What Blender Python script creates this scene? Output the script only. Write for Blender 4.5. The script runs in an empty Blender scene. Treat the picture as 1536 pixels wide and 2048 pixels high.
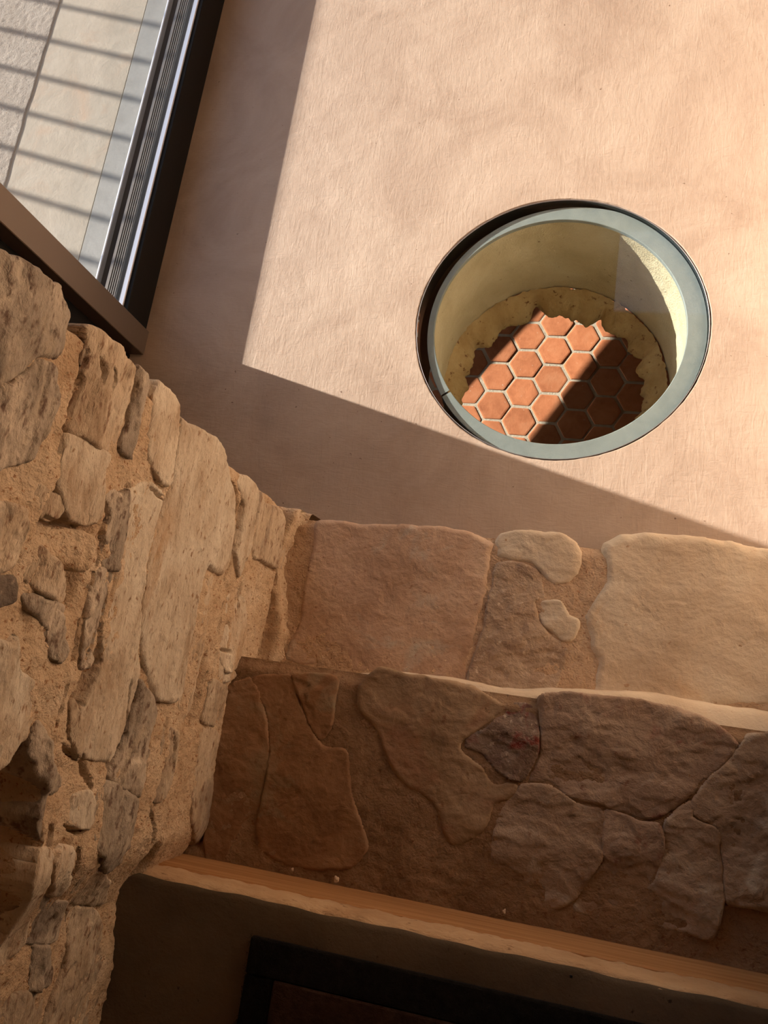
import bpy, math, random
import numpy as np
from mathutils import Matrix, Vector

S = bpy.context.scene
COL = S.collection

# ------------------------------------------------------------------ camera, sky, sun, exposure
cam_d = bpy.data.cameras.new('camera')
cam = bpy.data.objects.new('camera', cam_d)
COL.objects.link(cam)
Rm = ((0.971507, -0.09305, 0.217983), (0.144396, 0.961689, -0.23303), (-0.187948, 0.257866, 0.947724))
cam.matrix_world = Matrix([[*Rm[0], 0.0], [*Rm[1], 0.0], [*Rm[2], 2.0], [0, 0, 0, 1]])
cam_d.sensor_fit = 'HORIZONTAL'
cam_d.sensor_width = 36.0
cam_d.lens = 36.186
cam_d.clip_start = 0.02
S.camera = cam

SUN_DIR = Vector((1.0, -0.275, -0.355)).normalized()      # the way the light travels

world = bpy.data.worlds.new('sky')
S.world = world
world.use_nodes = True
wn = world.node_tree
wn.nodes.clear()
w_out = wn.nodes.new('ShaderNodeOutputWorld')
w_bg = wn.nodes.new('ShaderNodeBackground')
w_sky = wn.nodes.new('ShaderNodeTexSky')
w_sky.sky_type = 'NISHITA'
w_sky.sun_disc = False
w_sky.sun_elevation = math.asin(-SUN_DIR.z)
w_sky.sun_rotation = math.atan2(-SUN_DIR.x, -SUN_DIR.y)
w_bg.inputs['Strength'].default_value = 0.34
wn.links.new(w_sky.outputs['Color'], w_bg.inputs['Color'])
wn.links.new(w_bg.outputs['Background'], w_out.inputs['Surface'])

sun_d = bpy.data.lights.new('sun', 'SUN')
sun_d.energy = 16.8
sun_d.angle = math.radians(0.53)
sun_d.color = (1.0, 0.90, 0.785)
sun = bpy.data.objects.new('sun', sun_d)
COL.objects.link(sun)
sun.rotation_euler = SUN_DIR.to_track_quat('-Z', 'Y').to_euler()
sun.location = (-6, 2, 4)

S.view_settings.view_transform = 'Standard'
S.view_settings.look = 'None'
S.view_settings.gamma = 1.0
S.view_settings.use_curve_mapping = False
S.view_settings.exposure = 0.0
S.cycles.max_bounces = 12
S.cycles.diffuse_bounces = 7
S.cycles.transparent_max_bounces = 16
S.cycles.sample_clamp_indirect = 6.0

# ------------------------------------------------------------------ numpy noise
rng = np.random.default_rng(7)
_P = rng.permutation(256)
_P = np.concatenate([_P, _P, _P])
_G = rng.normal(size=(256, 3))
_G /= np.linalg.norm(_G, axis=1)[:, None]

def perlin(p):
    i = np.floor(p).astype(int)
    fr = p - i
    i &= 255
    u = fr * fr * fr * (fr * (fr * 6 - 15) + 10)
    out = 0
    for dx in (0, 1):
        for dy in (0, 1):
            for dz in (0, 1):
                h = _P[_P[_P[(i[:, 0] + dx) & 255] + ((i[:, 1] + dy) & 255)] + ((i[:, 2] + dz) & 255)]
                g = _G[h]
                d = fr - np.array([dx, dy, dz])
                w = (u[:, 0] if dx else 1 - u[:, 0]) * (u[:, 1] if dy else 1 - u[:, 1]) * (u[:, 2] if dz else 1 - u[:, 2])
                out = out + w * (g * d).sum(1)
    return out

def fbm(p, octaves=4, ridged=False):
    a, s, out = 1.0, 1.0, 0
    for k in range(octaves):
        n = perlin(p * s + 17.3 * k)
        out = out + a * ((0.35 - np.abs(n)) if ridged else n)
        a *= 0.5
        s *= 2.03
    return out

def p3(u, v, su=1.0, sv=1.0, w=0.0):
    return np.stack([np.asarray(u) * su, np.asarray(v) * sv, np.full(len(u), w)], 1)

def smooth(a, b, x):
    t = np.clip((x - a) / (b - a), 0, 1)
    return t * t * (3 - 2 * t)

# ------------------------------------------------------------------ mesh and object helpers
def link(name, me, mat=None, parent=None, loc=None, shade=False):
    o = bpy.data.objects.new(name, me)
    COL.objects.link(o)
    if mat is not None and not me.materials:
        me.materials.append(mat)
    if loc is not None:
        o.location = loc
    if parent is not None:
        o.parent = parent
    if shade:
        me.polygons.foreach_set('use_smooth', [True] * len(me.polygons))
    return o

def mesh_from(name, V, F, mat=None, parent=None, shade=False, recentre=True):
    """V world coordinates; the object's origin goes to the middle of its base; parents sit unrotated."""
    V = np.asarray(V, float)
    pl = np.array(parent.location) if parent is not None else np.zeros(3)
    c = np.array([(V[:, 0].min() + V[:, 0].max()) / 2, (V[:, 1].min() + V[:, 1].max()) / 2, V[:, 2].min()]) if recentre else pl
    me = bpy.data.meshes.new(name)
    me.from_pydata((V - c).tolist(), [], [list(map(int, f)) for f in F])
    me.update()
    return link(name, me, mat, parent, tuple(c - pl), shade)

def empty(name, loc=(0, 0, 0)):
    o = bpy.data.objects.new(name, None)
    o.empty_display_size = 0.05
    COL.objects.link(o)
    o.location = loc
    return o

def tag(o, label=None, cat=None, group=None, kind=None):
    if label: o['label'] = label
    if cat: o['category'] = cat
    if group: o['group'] = group
    if kind: o['kind'] = kind
    return o

def box_vf(x0, x1, y0, y1, z0, z1, b=0.0):
    """box with all edges chamfered by b"""
    if b <= 0:
        V = [(x, y, z) for x in (x0, x1) for y in (y0, y1) for z in (z0, z1)]
        F = [(0, 1, 3, 2), (4, 6, 7, 5), (0, 4, 5, 1), (2, 3, 7, 6), (0, 2, 6, 4), (1, 5, 7, 3)]
        return V, F
    V, idx = [], {}
    for i, x in enumerate((x0, x1)):
        for j, y in enumerate((y0, y1)):
            for k, z in enumerate((z0, z1)):
                sx, sy, sz = (b, -b)[i], (b, -b)[j], (b, -b)[k]
                idx[i, j, k, 0] = len(V); V.append((x, y + sy, z + sz))
                idx[i, j, k, 1] = len(V); V.append((x + sx, y, z + sz))
                idx[i, j, k, 2] = len(V); V.append((x + sx, y + sy, z))
    F = []
    for i in (0, 1):
        q = [idx[i, 0, 0, 0], idx[i, 1, 0, 0], idx[i, 1, 1, 0], idx[i, 0, 1, 0]]
        F.append(q if i else q[::-1])
        q = [idx[0, i, 0, 1], idx[1, i, 0, 1], idx[1, i, 1, 1], idx[0, i, 1, 1]]
        F.append(q[::-1] if i else q)
        q = [idx[0, 0, i, 2], idx[1, 0, i, 2], idx[1, 1, i, 2], idx[0, 1, i, 2]]
        F.append(q if i else q[::-1])
    for i in (0, 1):
        for j in (0, 1):
            F.append([idx[i, j, 0, 0], idx[i, j, 0, 1], idx[i, j, 1, 1], idx[i, j, 1, 0]])
            F.append([idx[i, 0, j, 0], idx[i, 0, j, 2], idx[i, 1, j, 2], idx[i, 1, j, 0]])
            F.append([idx[0, i, j, 1], idx[0, i, j, 2], idx[1, i, j, 2], idx[1, i, j, 1]])
            for k in (0, 1):
                F.append([idx[i, j, k, 0], idx[i, j, k, 1], idx[i, j, k, 2]])
    return V, F

def fix_normals(o):
    import bmesh
    bm = bmesh.new()
    bm.from_mesh(o.data)
    bmesh.ops.recalc_face_normals(bm, faces=bm.faces)
    bm.to_mesh(o.data)
    bm.free()
    return o

def boxes(name, specs, mat, parent=None, b=0.0):
    V, F = [], []
    for s in specs:
        v, f = box_vf(*s, b=b)
        n = len(V)
        V += v
        F += [[i + n for i in q] for q in f]
    return fix_normals(mesh_from(name, V, F, mat, parent))

def grid_faces(nu, nv, wrap=False):
    i = np.arange(nu * nv).reshape(nu, nv)
    if wrap:
        i = np.concatenate([i, i[:1]], 0)
    return np.stack([i[:-1, :-1], i[1:, :-1], i[1:, 1:], i[:-1, 1:]], -1).reshape(-1, 4)

# ------------------------------------------------------------------ materials
def new_mat(name):
    m = bpy.data.materials.new(name)
    m.use_nodes = True
    nt = m.node_tree
    nt.nodes.clear()
    out = nt.nodes.new('ShaderNodeOutputMaterial')
    bs = nt.nodes.new('ShaderNodeBsdfPrincipled')
    nt.links.new(bs.outputs['BSDF'], out.inputs['Surface'])
    return m, nt, bs, out

def ramp(nt, fac, stops):
    r = nt.nodes.new('ShaderNodeValToRGB')
    while len(r.color_ramp.elements) < len(stops):
        r.color_ramp.elements.new(0.5)
    for e, (p, c) in zip(r.color_ramp.elements, stops):
        e.position = p
        e.color = (*c, 1)
    nt.links.new(fac, r.inputs['Fac'])
    return r.outputs['Color']

def noise(nt, vec, scale, detail=5, rough=0.55, dist=0.0):
    n = nt.nodes.new('ShaderNodeTexNoise')
    n.inputs['Scale'].default_value = scale
    n.inputs['Detail'].default_value = detail
    n.inputs['Roughness'].default_value = rough
    n.inputs['Distortion'].default_value = dist
    nt.links.new(vec, n.inputs['Vector'])
    return n.outputs['Fac']

def mixc(nt, fac, a, b, mode='MIX'):
    m = nt.nodes.new('ShaderNodeMix')
    m.data_type = 'RGBA'
    m.blend_type = mode
    for sock, v in ((m.inputs[0], fac), (m.inputs[6], a), (m.inputs[7], b)):
        if isinstance(v, (int, float)):
            sock.default_value = v
        elif isinstance(v, tuple):
            sock.default_value = (*v, 1)
        else:
            nt.links.new(v, sock)
    return m.outputs[2]

def mathn(nt, op, a, b=None):
    m = nt.nodes.new('ShaderNodeMath')
    m.operation = op
    for s, v in zip(m.inputs, (a, b)):
        if v is None: continue
        if isinstance(v, (int, float)): s.default_value = v
        else: nt.links.new(v, s)
    return m.outputs[0]

def bump(nt, bs, h, dist, prev=None, strength=1.0):
    b = nt.nodes.new('ShaderNodeBump')
    b.inputs['Strength'].default_value = strength
    b.inputs['Distance'].default_value = dist
    nt.links.new(h, b.inputs['Height'])
    if prev is not None:
        nt.links.new(prev, b.inputs['Normal'])
    nt.links.new(b.outputs['Normal'], bs.inputs['Normal'])
    return b.outputs['Normal']

def pos_vec(nt, scale=(1, 1, 1), rot=(0, 0, 0)):
    g = nt.nodes.new('ShaderNodeNewGeometry')
    mp = nt.nodes.new('ShaderNodeMapping')
    mp.inputs['Scale'].default_value = scale
    mp.inputs['Rotation'].default_value = rot
    nt.links.new(g.outputs['Position'], mp.inputs['Vector'])
    return mp.outputs['Vector']

def earth(name, stops, big=6.0, stretch=(1, 1, 1), speck=None, speck_scale=90.0, speck_lim=(0.60, 0.72),
          stain=None, stain_scale=9.0, stain_lim=(0.55, 0.7), rough=0.9, b1=(25, 0.004), b2=(140, 0.0012), vary=0.0, spec=0.2):
    m, nt, bs, out = new_mat(name)
    v = pos_vec(nt, stretch)
    col = ramp(nt, noise(nt, v, big, 7, 0.62, 0.4), stops)
    if stain:
        k = ramp(nt, noise(nt, v, stain_scale, 5, 0.6, 0.6), [(stain_lim[0], (0, 0, 0)), (stain_lim[1], (1, 1, 1))])
        col = mixc(nt, k, col, stain)
    if speck:
        k = ramp(nt, noise(nt, v, speck_scale, 3, 0.6), [(speck_lim[0], (0, 0, 0)), (speck_lim[1], (1, 1, 1))])
        col = mixc(nt, k, col, speck)
    if vary:
        oi = nt.nodes.new('ShaderNodeObjectInfo')
        f = ramp(nt, oi.outputs['Random'], [(0, (1 - vary,) * 3), (1, (1 + vary * 0.6, 1 + vary * 0.5, 1 + vary * 0.35))])
        col = mixc(nt, 1.0, col, f, 'MULTIPLY')
    nt.links.new(col, bs.inputs['Base Color'])
    bs.inputs['Roughness'].default_value = rough
    bs.inputs['Specular IOR Level'].default_value = spec
    n = bump(nt, bs, noise(nt, v, b1[0], 8, 0.6, 0.3), b1[1])
    bump(nt, bs, noise(nt, v, b2[0], 5, 0.6), b2[1], n)
    return m

def flat_mat(name, col, rough=0.5, metal=0.0, spec=0.5, b=None, coat=0.0):
    m, nt, bs, out = new_mat(name)
    bs.inputs['Base Color'].default_value = (*col, 1)
    bs.inputs['Roughness'].default_value = rough
    bs.inputs['Metallic'].default_value = metal
    bs.inputs['Specular IOR Level'].default_value = spec
    if b:
        bump(nt, bs, noise(nt, pos_vec(nt), b[0], 4), b[1])
    return m

def glass_mat(name, tint):
    m, nt, bs, out = new_mat(name)
    nt.nodes.remove(bs)
    tr = nt.nodes.new('ShaderNodeBsdfTransparent')
    tr.inputs['Color'].default_value = (*tint, 1)
    gl = nt.nodes.new('ShaderNodeBsdfGlossy')
    gl.inputs['Roughness'].default_value = 0.0
    fr = nt.nodes.new('ShaderNodeLayerWeight')
    fr.inputs['Blend'].default_value = 0.5
    f = mathn(nt, 'ADD', mathn(nt, 'MULTIPLY', mathn(nt, 'POWER', fr.outputs['Facing'], 5.0), 0.96), 0.04)
    mx = nt.nodes.new('ShaderNodeMixShader')
    nt.links.new(f, mx.inputs[0])
    nt.links.new(tr.outputs[0], mx.inputs[1])
    nt.links.new(gl.outputs[0], mx.inputs[2])
    nt.links.new(mx.outputs[0], out.inputs['Surface'])
    return m
WALL_STONES = [
 ('grey',0.03,0.02,0.9,[(0.436,1.309),(0.447,1.286),(0.454,1.261),(0.460,1.234),(0.456,1.207),(0.468,1.181),(0.456,1.160),(0.441,1.144),(0.402,1.142),(0.377,1.152),(0.363,1.186),(0.328,1.216),(0.308,1.231),(0.289,1.260)]),
 ('grey',0.022,0.018,1,[(0.285,1.258),(0.304,1.230),(0.324,1.213),(0.360,1.185),(0.361,1.155),(0.342,1.143),(0.322,1.124),(0.288,1.134),(0.264,1.142),(0.235,1.148),(0.219,1.177),(0.208,1.192),(0.195,1.223)]),
 ('tan',0.024,0.012,0.9,[(0.442,1.115),(0.452,1.102),(0.456,1.073),(0.454,1.044),(0.448,1.012),(0.447,0.980),(0.420,0.965),(0.390,0.969),(0.358,0.965),(0.323,0.969),(0.301,0.992),(0.298,1.039),(0.295,1.098),(0.341,1.095),(0.373,1.090),(0.398,1.104),(0.421,1.104)]),
 ('pale',0.022,0.008,0.45,[(0.290,1.097),(0.293,1.040),(0.296,0.993),(0.270,0.992),(0.235,0.978),(0.206,0.970),(0.183,0.997),(0.180,1.050),(0.201,1.071),(0.222,1.091),(0.261,1.098)]),
 ('grey',0.015,0.01,1.1,[(0.449,0.978),(0.450,0.951),(0.460,0.912),(0.448,0.896),(0.418,0.904),(0.385,0.896),(0.350,0.884),(0.330,0.884),(0.314,0.911),(0.313,0.952),(0.321,0.963),(0.360,0.960),(0.390,0.963),(0.422,0.961)]),
 ('pale',0.024,0.01,0.5,[(0.461,0.897),(0.458,0.876),(0.453,0.835),(0.432,0.812),(0.397,0.805),(0.360,0.802),(0.318,0.790),(0.305,0.796),(0.303,0.827),(0.321,0.864),(0.335,0.879),(0.382,0.891),(0.424,0.900)]),
 ('pale',0.026,0.022,0.45,[(0.433,0.802),(0.437,0.756),(0.446,0.693),(0.445,0.631),(0.433,0.608),(0.402,0.573),(0.378,0.534),(0.350,0.498),(0.302,0.479),(0.248,0.474),(0.202,0.495),(0.199,0.556),(0.203,0.587),(0.102,0.597),(0.034,0.594),(-0.036,0.583),(-0.062,0.605),(-0.065,0.640),(-0.054,0.684),(-0.012,0.732),(0.028,0.767),(0.102,0.794),(0.161,0.802),(0.223,0.802),(0.280,0.791),(0.315,0.783),(0.362,0.797),(0.399,0.800)]),
 ('pale',0.016,0.012,0.6,[(0.258,0.906),(0.293,0.865),(0.286,0.808),(0.225,0.813),(0.159,0.812),(0.100,0.803),(0.027,0.777),(-0.017,0.740),(-0.060,0.746),(-0.089,0.750),(-0.116,0.758),(-0.146,0.774),(-0.163,0.793),(-0.155,0.859),(-0.135,0.882),(-0.091,0.902),(-0.061,0.893),(-0.022,0.881),(0.024,0.887),(0.072,0.884),(0.121,0.881),(0.186,0.887)]),
 ('grey',0.02,0.01,1.3,[(0.249,0.969),(0.251,0.937),(0.262,0.908),(0.229,0.897),(0.199,0.893),(0.160,0.891),(0.134,0.898),(0.134,0.932),(0.166,0.946),(0.203,0.949),(0.229,0.972)]),
 ('grey',0.014,0.008,1.2,[(0.123,0.947),(0.130,0.926),(0.130,0.900),(0.106,0.883),(0.063,0.889),(0.017,0.893),(-0.018,0.908),(-0.020,0.929),(0.025,0.944),(0.078,0.951)]),
 ('tan',0.018,0.012,1.2,[(0.129,1.117),(0.133,1.102),(0.122,1.070),(0.109,1.036),(0.087,0.995),(0.068,0.999),(0.068,1.036),(0.073,1.075),(0.088,1.105)]),
 ('grey',0.014,0.01,1.2,[(0.068,1.097),(0.064,1.041),(0.062,0.999),(0.041,1.005),(0.024,1.017),(0.036,1.052),(0.050,1.083)]),
 ('dark',0.016,0.012,1,[(0.077,1.169),(0.081,1.142),(0.081,1.127),(0.068,1.109),(0.054,1.111),(0.043,1.127),(0.038,1.153)]),
 ('mortar',0.018,0.016,1.2,[(0.152,1.088),(0.168,1.050),(0.172,1.007),(0.158,0.988),(0.125,0.985),(0.112,1.005),(0.120,1.045),(0.134,1.076)]),
 ('tan',0.018,0.012,1.2,[(0.210,1.131),(0.206,1.089),(0.208,1.076),(0.188,1.059),(0.171,1.070),(0.170,1.106),(0.184,1.131)]),
 ('grey',0.016,0.01,1.3,[(0.052,1.036),(0.047,1.003),(0.021,0.987),(0.001,0.971),(-0.016,0.984),(-0.009,1.013),(0.024,1.031)]),
 ('tan',0.02,0.012,0.8,[(0.158,1.209),(0.166,1.175),(0.167,1.141),(0.151,1.126),(0.131,1.124),(0.104,1.124),(0.087,1.144),(0.081,1.179)]),
 ('pale',0.026,0.014,1,[(-0.002,1.147),(-0.001,1.109),(0.011,1.096),(-0.034,1.070),(-0.044,1.030),(-0.071,1.006),(-0.093,1.004),(-0.120,1.015),(-0.134,1.035),(-0.151,1.050),(-0.163,1.084)]),
 ('grey',0.022,0.01,1.4,[(-0.098,0.999),(-0.122,0.972),(-0.152,0.964),(-0.182,0.918),(-0.199,0.921),(-0.204,0.945),(-0.237,0.936),(-0.273,0.924),(-0.235,0.955),(-0.202,0.955),(-0.177,0.974),(-0.158,0.987),(-0.145,1.005),(-0.122,1.008)]),
 ('tan',0.018,0.006,0.8,[(-0.069,0.932),(-0.082,0.908),(-0.135,0.881),(-0.153,0.868),(-0.150,0.888),(-0.120,0.913)]),
 ('grey',0.024,0.012,1,[(-0.030,0.745),(-0.059,0.693),(-0.080,0.664),(-0.106,0.660),(-0.137,0.669),(-0.184,0.666),(-0.228,0.664),(-0.191,0.767),(-0.171,0.763),(-0.127,0.747),(-0.091,0.742),(-0.060,0.742)]),
 ('grey',0.022,0.012,1.2,[(-0.207,0.809),(-0.194,0.767),(-0.235,0.665),(-0.278,0.649),(-0.320,0.653),(-0.346,0.667),(-0.349,0.699),(-0.303,0.761),(-0.254,0.800)]),
 ('pale',0.02,0.008,0.8,[(-0.209,0.869),(-0.205,0.835),(-0.222,0.808),(-0.253,0.801),(-0.265,0.821),(-0.255,0.860),(-0.229,0.881)]),
 ('pale',0.024,0.01,0.9,[(0.419,0.516),(0.426,0.454),(0.424,0.411),(0.385,0.381),(0.339,0.376),(0.293,0.369),(0.242,0.389),(0.214,0.405),(0.252,0.445),(0.308,0.453),(0.364,0.458),(0.394,0.491)]),
 ('tan',0.028,0.018,0.7,[(0.423,0.398),(0.420,0.352),(0.405,0.327),(0.414,0.259),(0.400,0.193),(0.384,0.131),(0.328,0.094),(0.278,0.100),(0.272,0.200),(0.271,0.294),(0.272,0.348),(0.319,0.359),(0.377,0.367)]),
 ('pale',0.012,0.006,0.7,[(0.167,0.434),(0.179,0.363),(0.125,0.335),(0.058,0.326),(0.015,0.339),(0.008,0.382),(0.040,0.415),(0.103,0.429)]),
 ('pale',0.012,0.006,1,[(0.036,0.434),(0.008,0.336),(-0.005,0.335),(-0.016,0.376),(0.007,0.431)]),
 ('tan',0.016,0.01,0.5,[(-0.107,0.442),(-0.116,0.371),(-0.139,0.337),(-0.192,0.347),(-0.256,0.323),(-0.320,0.304),(-0.427,0.152),(-0.413,0.233),(-0.309,0.393),(-0.227,0.424),(-0.157,0.438)]),
 ('tan',0.016,0.008,0.6,[(-0.017,0.445),(-0.019,0.360),(-0.034,0.333),(-0.092,0.344),(-0.109,0.368),(-0.101,0.445),(-0.067,0.447)]),
 ('tan',0.014,0.008,1,[(-0.106,0.597),(-0.125,0.559),(-0.182,0.541),(-0.209,0.550),(-0.245,0.574),(-0.241,0.614),(-0.187,0.620),(-0.134,0.613)]),
 ('tan',0.008,0.008,0.5,[(0.196,0.574),(0.191,0.532),(0.124,0.509),(0.053,0.500),(-0.018,0.509),(-0.078,0.505),(-0.097,0.532),(-0.074,0.565),(0.003,0.570),(0.092,0.599)]),
 ('mortar',0.014,0.012,0.8,[(0.254,0.332),(0.261,0.194),(0.263,0.109),(0.195,0.095),(0.093,0.071),(0.046,0.188),(0.040,0.266),(0.129,0.306)]),
 ('tan',0.018,0.012,0.8,[(-0.406,0.727),(-0.420,0.653),(-0.445,0.605),(-0.467,0.582),(-0.512,0.568),(-0.549,0.539),(-0.596,0.532),(-0.653,0.533),(-0.604,0.701),(-0.551,0.707),(-0.525,0.693),(-0.496,0.689),(-0.447,0.702)]),
 ('pale',0.022,0.008,1.2,[(-0.292,0.895),(-0.280,0.875),(-0.292,0.838),(-0.324,0.825),(-0.366,0.792),(-0.363,0.826),(-0.329,0.876)]),
 ('grey',0.014,0.01,1.2,[(-0.358,0.873),(-0.382,0.775),(-0.436,0.719),(-0.450,0.724),(-0.451,0.763),(-0.433,0.829),(-0.399,0.838)]),
 ('grey',0.022,0.01,1.3,[(-0.438,0.831),(-0.455,0.762),(-0.481,0.745),(-0.525,0.707),(-0.506,0.798),(-0.475,0.821)]),
 ('tan',0.02,0.012,0.8,[(-0.492,0.876),(-0.499,0.841),(-0.527,0.739),(-0.562,0.718),(-0.596,0.724),(-0.555,0.863)]),
 ('pale',0.026,0.006,1,[(-0.275,0.930),(-0.276,0.911),(-0.313,0.894),(-0.360,0.872),(-0.430,0.835),(-0.454,0.859),(-0.452,0.882),(-0.411,0.883),(-0.375,0.894),(-0.318,0.932)]),
 ('tan',0.012,0.01,1,[(-0.335,0.787),(-0.334,0.744),(-0.374,0.653),(-0.420,0.604),(-0.416,0.657),(-0.400,0.719),(-0.367,0.769)]),
]
NICHE = [(-0.172,1.099),(-0.155,1.049),(-0.138,1.033),(-0.125,1.015),(-0.147,1.000),(-0.159,0.988),(-0.201,0.962),(-0.236,0.951),(-0.272,0.932),(-0.307,0.937),(-0.356,0.912),(-0.410,0.878),(-0.437,0.888),(-0.460,0.920)]
STEP1 = [
 ('tread_tan',[(-0.590,0.412),(-0.503,0.413),(-0.426,0.416),(-0.376,0.422),(-0.289,0.427),(-0.214,0.422),(-0.143,0.399),(-0.145,0.357),(-0.146,0.284),(-0.152,0.212),(-0.162,0.152),(-0.173,0.104),(-0.166,0.052),(-0.606,0.052),(-0.619,0.052),(-0.598,0.144),(-0.597,0.269),(-0.592,0.347)]),
 ('tread_pale',[(-0.129,0.424),(-0.059,0.439),(0.011,0.439),(0.047,0.420),(0.069,0.386),(0.061,0.344),(0.044,0.324),(0.005,0.316),(-0.013,0.326),(-0.027,0.346),(-0.051,0.360),(-0.122,0.361),(-0.137,0.383)]),
 ('tread_dark',[(-0.126,0.354),(-0.086,0.357),(-0.051,0.354),(-0.031,0.341),(-0.018,0.323),(-0.009,0.281),(-0.029,0.272),(-0.022,0.230),(0.005,0.201),(0.043,0.181),(0.052,0.166),(0.047,0.117),(0.013,0.052),(-0.155,0.052),(-0.163,0.105),(-0.154,0.141),(-0.142,0.189),(-0.138,0.261),(-0.133,0.322)]),
 ('tread_pale',[(-0.026,0.271),(0.030,0.274),(0.049,0.245),(0.072,0.233),(0.066,0.197),(0.047,0.188),(0.009,0.206),(-0.018,0.233)]),
 ('tread_pale',[(0.115,0.428),(0.148,0.448),(0.203,0.460),(0.302,0.464),(0.377,0.461),(0.468,0.452),(0.548,0.452),(0.548,0.458),(0.548,0.128),(0.133,0.052),(0.116,0.132),(0.096,0.197),(0.080,0.250),(0.093,0.283),(0.115,0.338),(0.115,0.386)]),
]
STEP2 = [
 ('tread_brown',[(-0.672,-0.021),(-0.633,-0.000),(-0.605,-0.021),(-0.585,-0.061),(-0.566,-0.112),(-0.557,-0.163),(-0.558,-0.215),(-0.563,-0.266),(-0.593,-0.302),(-0.620,-0.396),(-0.650,-0.397),(-0.680,-0.265),(-0.687,-0.162),(-0.681,-0.075)]),
 ('tread_brown',[(-0.627,0.001),(-0.563,0.019),(-0.537,0.020),(-0.506,-0.039),(-0.478,-0.082),(-0.441,-0.117),(-0.391,-0.118),(-0.377,-0.155),(-0.369,-0.194),(-0.346,-0.235),(-0.324,-0.275),(-0.314,-0.302),(-0.344,-0.338),(-0.406,-0.354),(-0.470,-0.360),(-0.540,-0.344),(-0.555,-0.285),(-0.551,-0.213),(-0.554,-0.141),(-0.581,-0.061)]),
 ('tread_brown',[(-0.531,0.021),(-0.461,0.033),(-0.432,0.024),(-0.429,-0.017),(-0.428,-0.070),(-0.449,-0.104),(-0.474,-0.077),(-0.500,-0.036)]),
 ('tread_olive',[(-0.379,0.017),(-0.361,0.048),(-0.339,0.062),(-0.296,0.059),(-0.220,0.057),(-0.144,0.053),(-0.117,0.040),(-0.081,0.027),(-0.060,0.024),(-0.090,-0.011),(-0.147,-0.058),(-0.147,-0.080),(-0.109,-0.104),(-0.076,-0.128),(-0.032,-0.127),(-0.025,-0.139),(-0.048,-0.160),(-0.072,-0.174),(-0.075,-0.205),(-0.109,-0.249),(-0.148,-0.260),(-0.173,-0.222),(-0.198,-0.187),(-0.252,-0.165),(-0.282,-0.140),(-0.317,-0.084),(-0.350,-0.048),(-0.377,-0.020)]),
 ('tread_red',[(-0.051,0.030),(-0.017,0.030),(-0.002,0.004),(0.006,-0.035),(0.002,-0.075),(-0.018,-0.115),(-0.047,-0.116),(-0.077,-0.101),(-0.106,-0.078),(-0.138,-0.071),(-0.139,-0.053),(-0.098,-0.028),(-0.070,0.002)]),
 ('tread_redgrey',[(-0.001,0.046),(0.032,0.063),(0.120,0.069),(0.217,0.071),(0.303,0.061),(0.354,0.039),(0.386,0.014),(0.353,-0.034),(0.301,-0.093),(0.257,-0.137),(0.212,-0.154),(0.140,-0.140),(0.087,-0.138),(0.037,-0.114),(-0.010,-0.121),(0.007,-0.078),(0.011,-0.034)]),
 ('tread_grey',[(-0.021,-0.129),(0.037,-0.121),(0.088,-0.143),(0.136,-0.147),(0.145,-0.184),(0.145,-0.239),(0.117,-0.289),(0.085,-0.333),(0.021,-0.352),(-0.038,-0.351),(-0.056,-0.294),(-0.064,-0.249),(-0.057,-0.194)]),
 ('tread_redgrey',[(0.147,-0.147),(0.208,-0.160),(0.247,-0.157),(0.255,-0.201),(0.239,-0.258),(0.177,-0.298),(0.123,-0.290),(0.150,-0.240)]),
 ('tread_grey',[(0.389,0.012),(0.405,0.032),(0.441,0.043),(0.548,0.044),(0.548,-0.279),(0.466,-0.276),(0.415,-0.271),(0.373,-0.270),(0.366,-0.217),(0.356,-0.148),(0.312,-0.128),(0.308,-0.097),(0.353,-0.038)]),
 ('tread_grey',[(0.261,-0.146),(0.305,-0.105),(0.306,-0.133),(0.352,-0.152),(0.360,-0.218),(0.368,-0.269),(0.348,-0.341),(0.295,-0.335),(0.188,-0.338),(0.104,-0.336),(0.125,-0.297),(0.178,-0.303),(0.245,-0.262),(0.261,-0.202)]),
]
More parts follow.
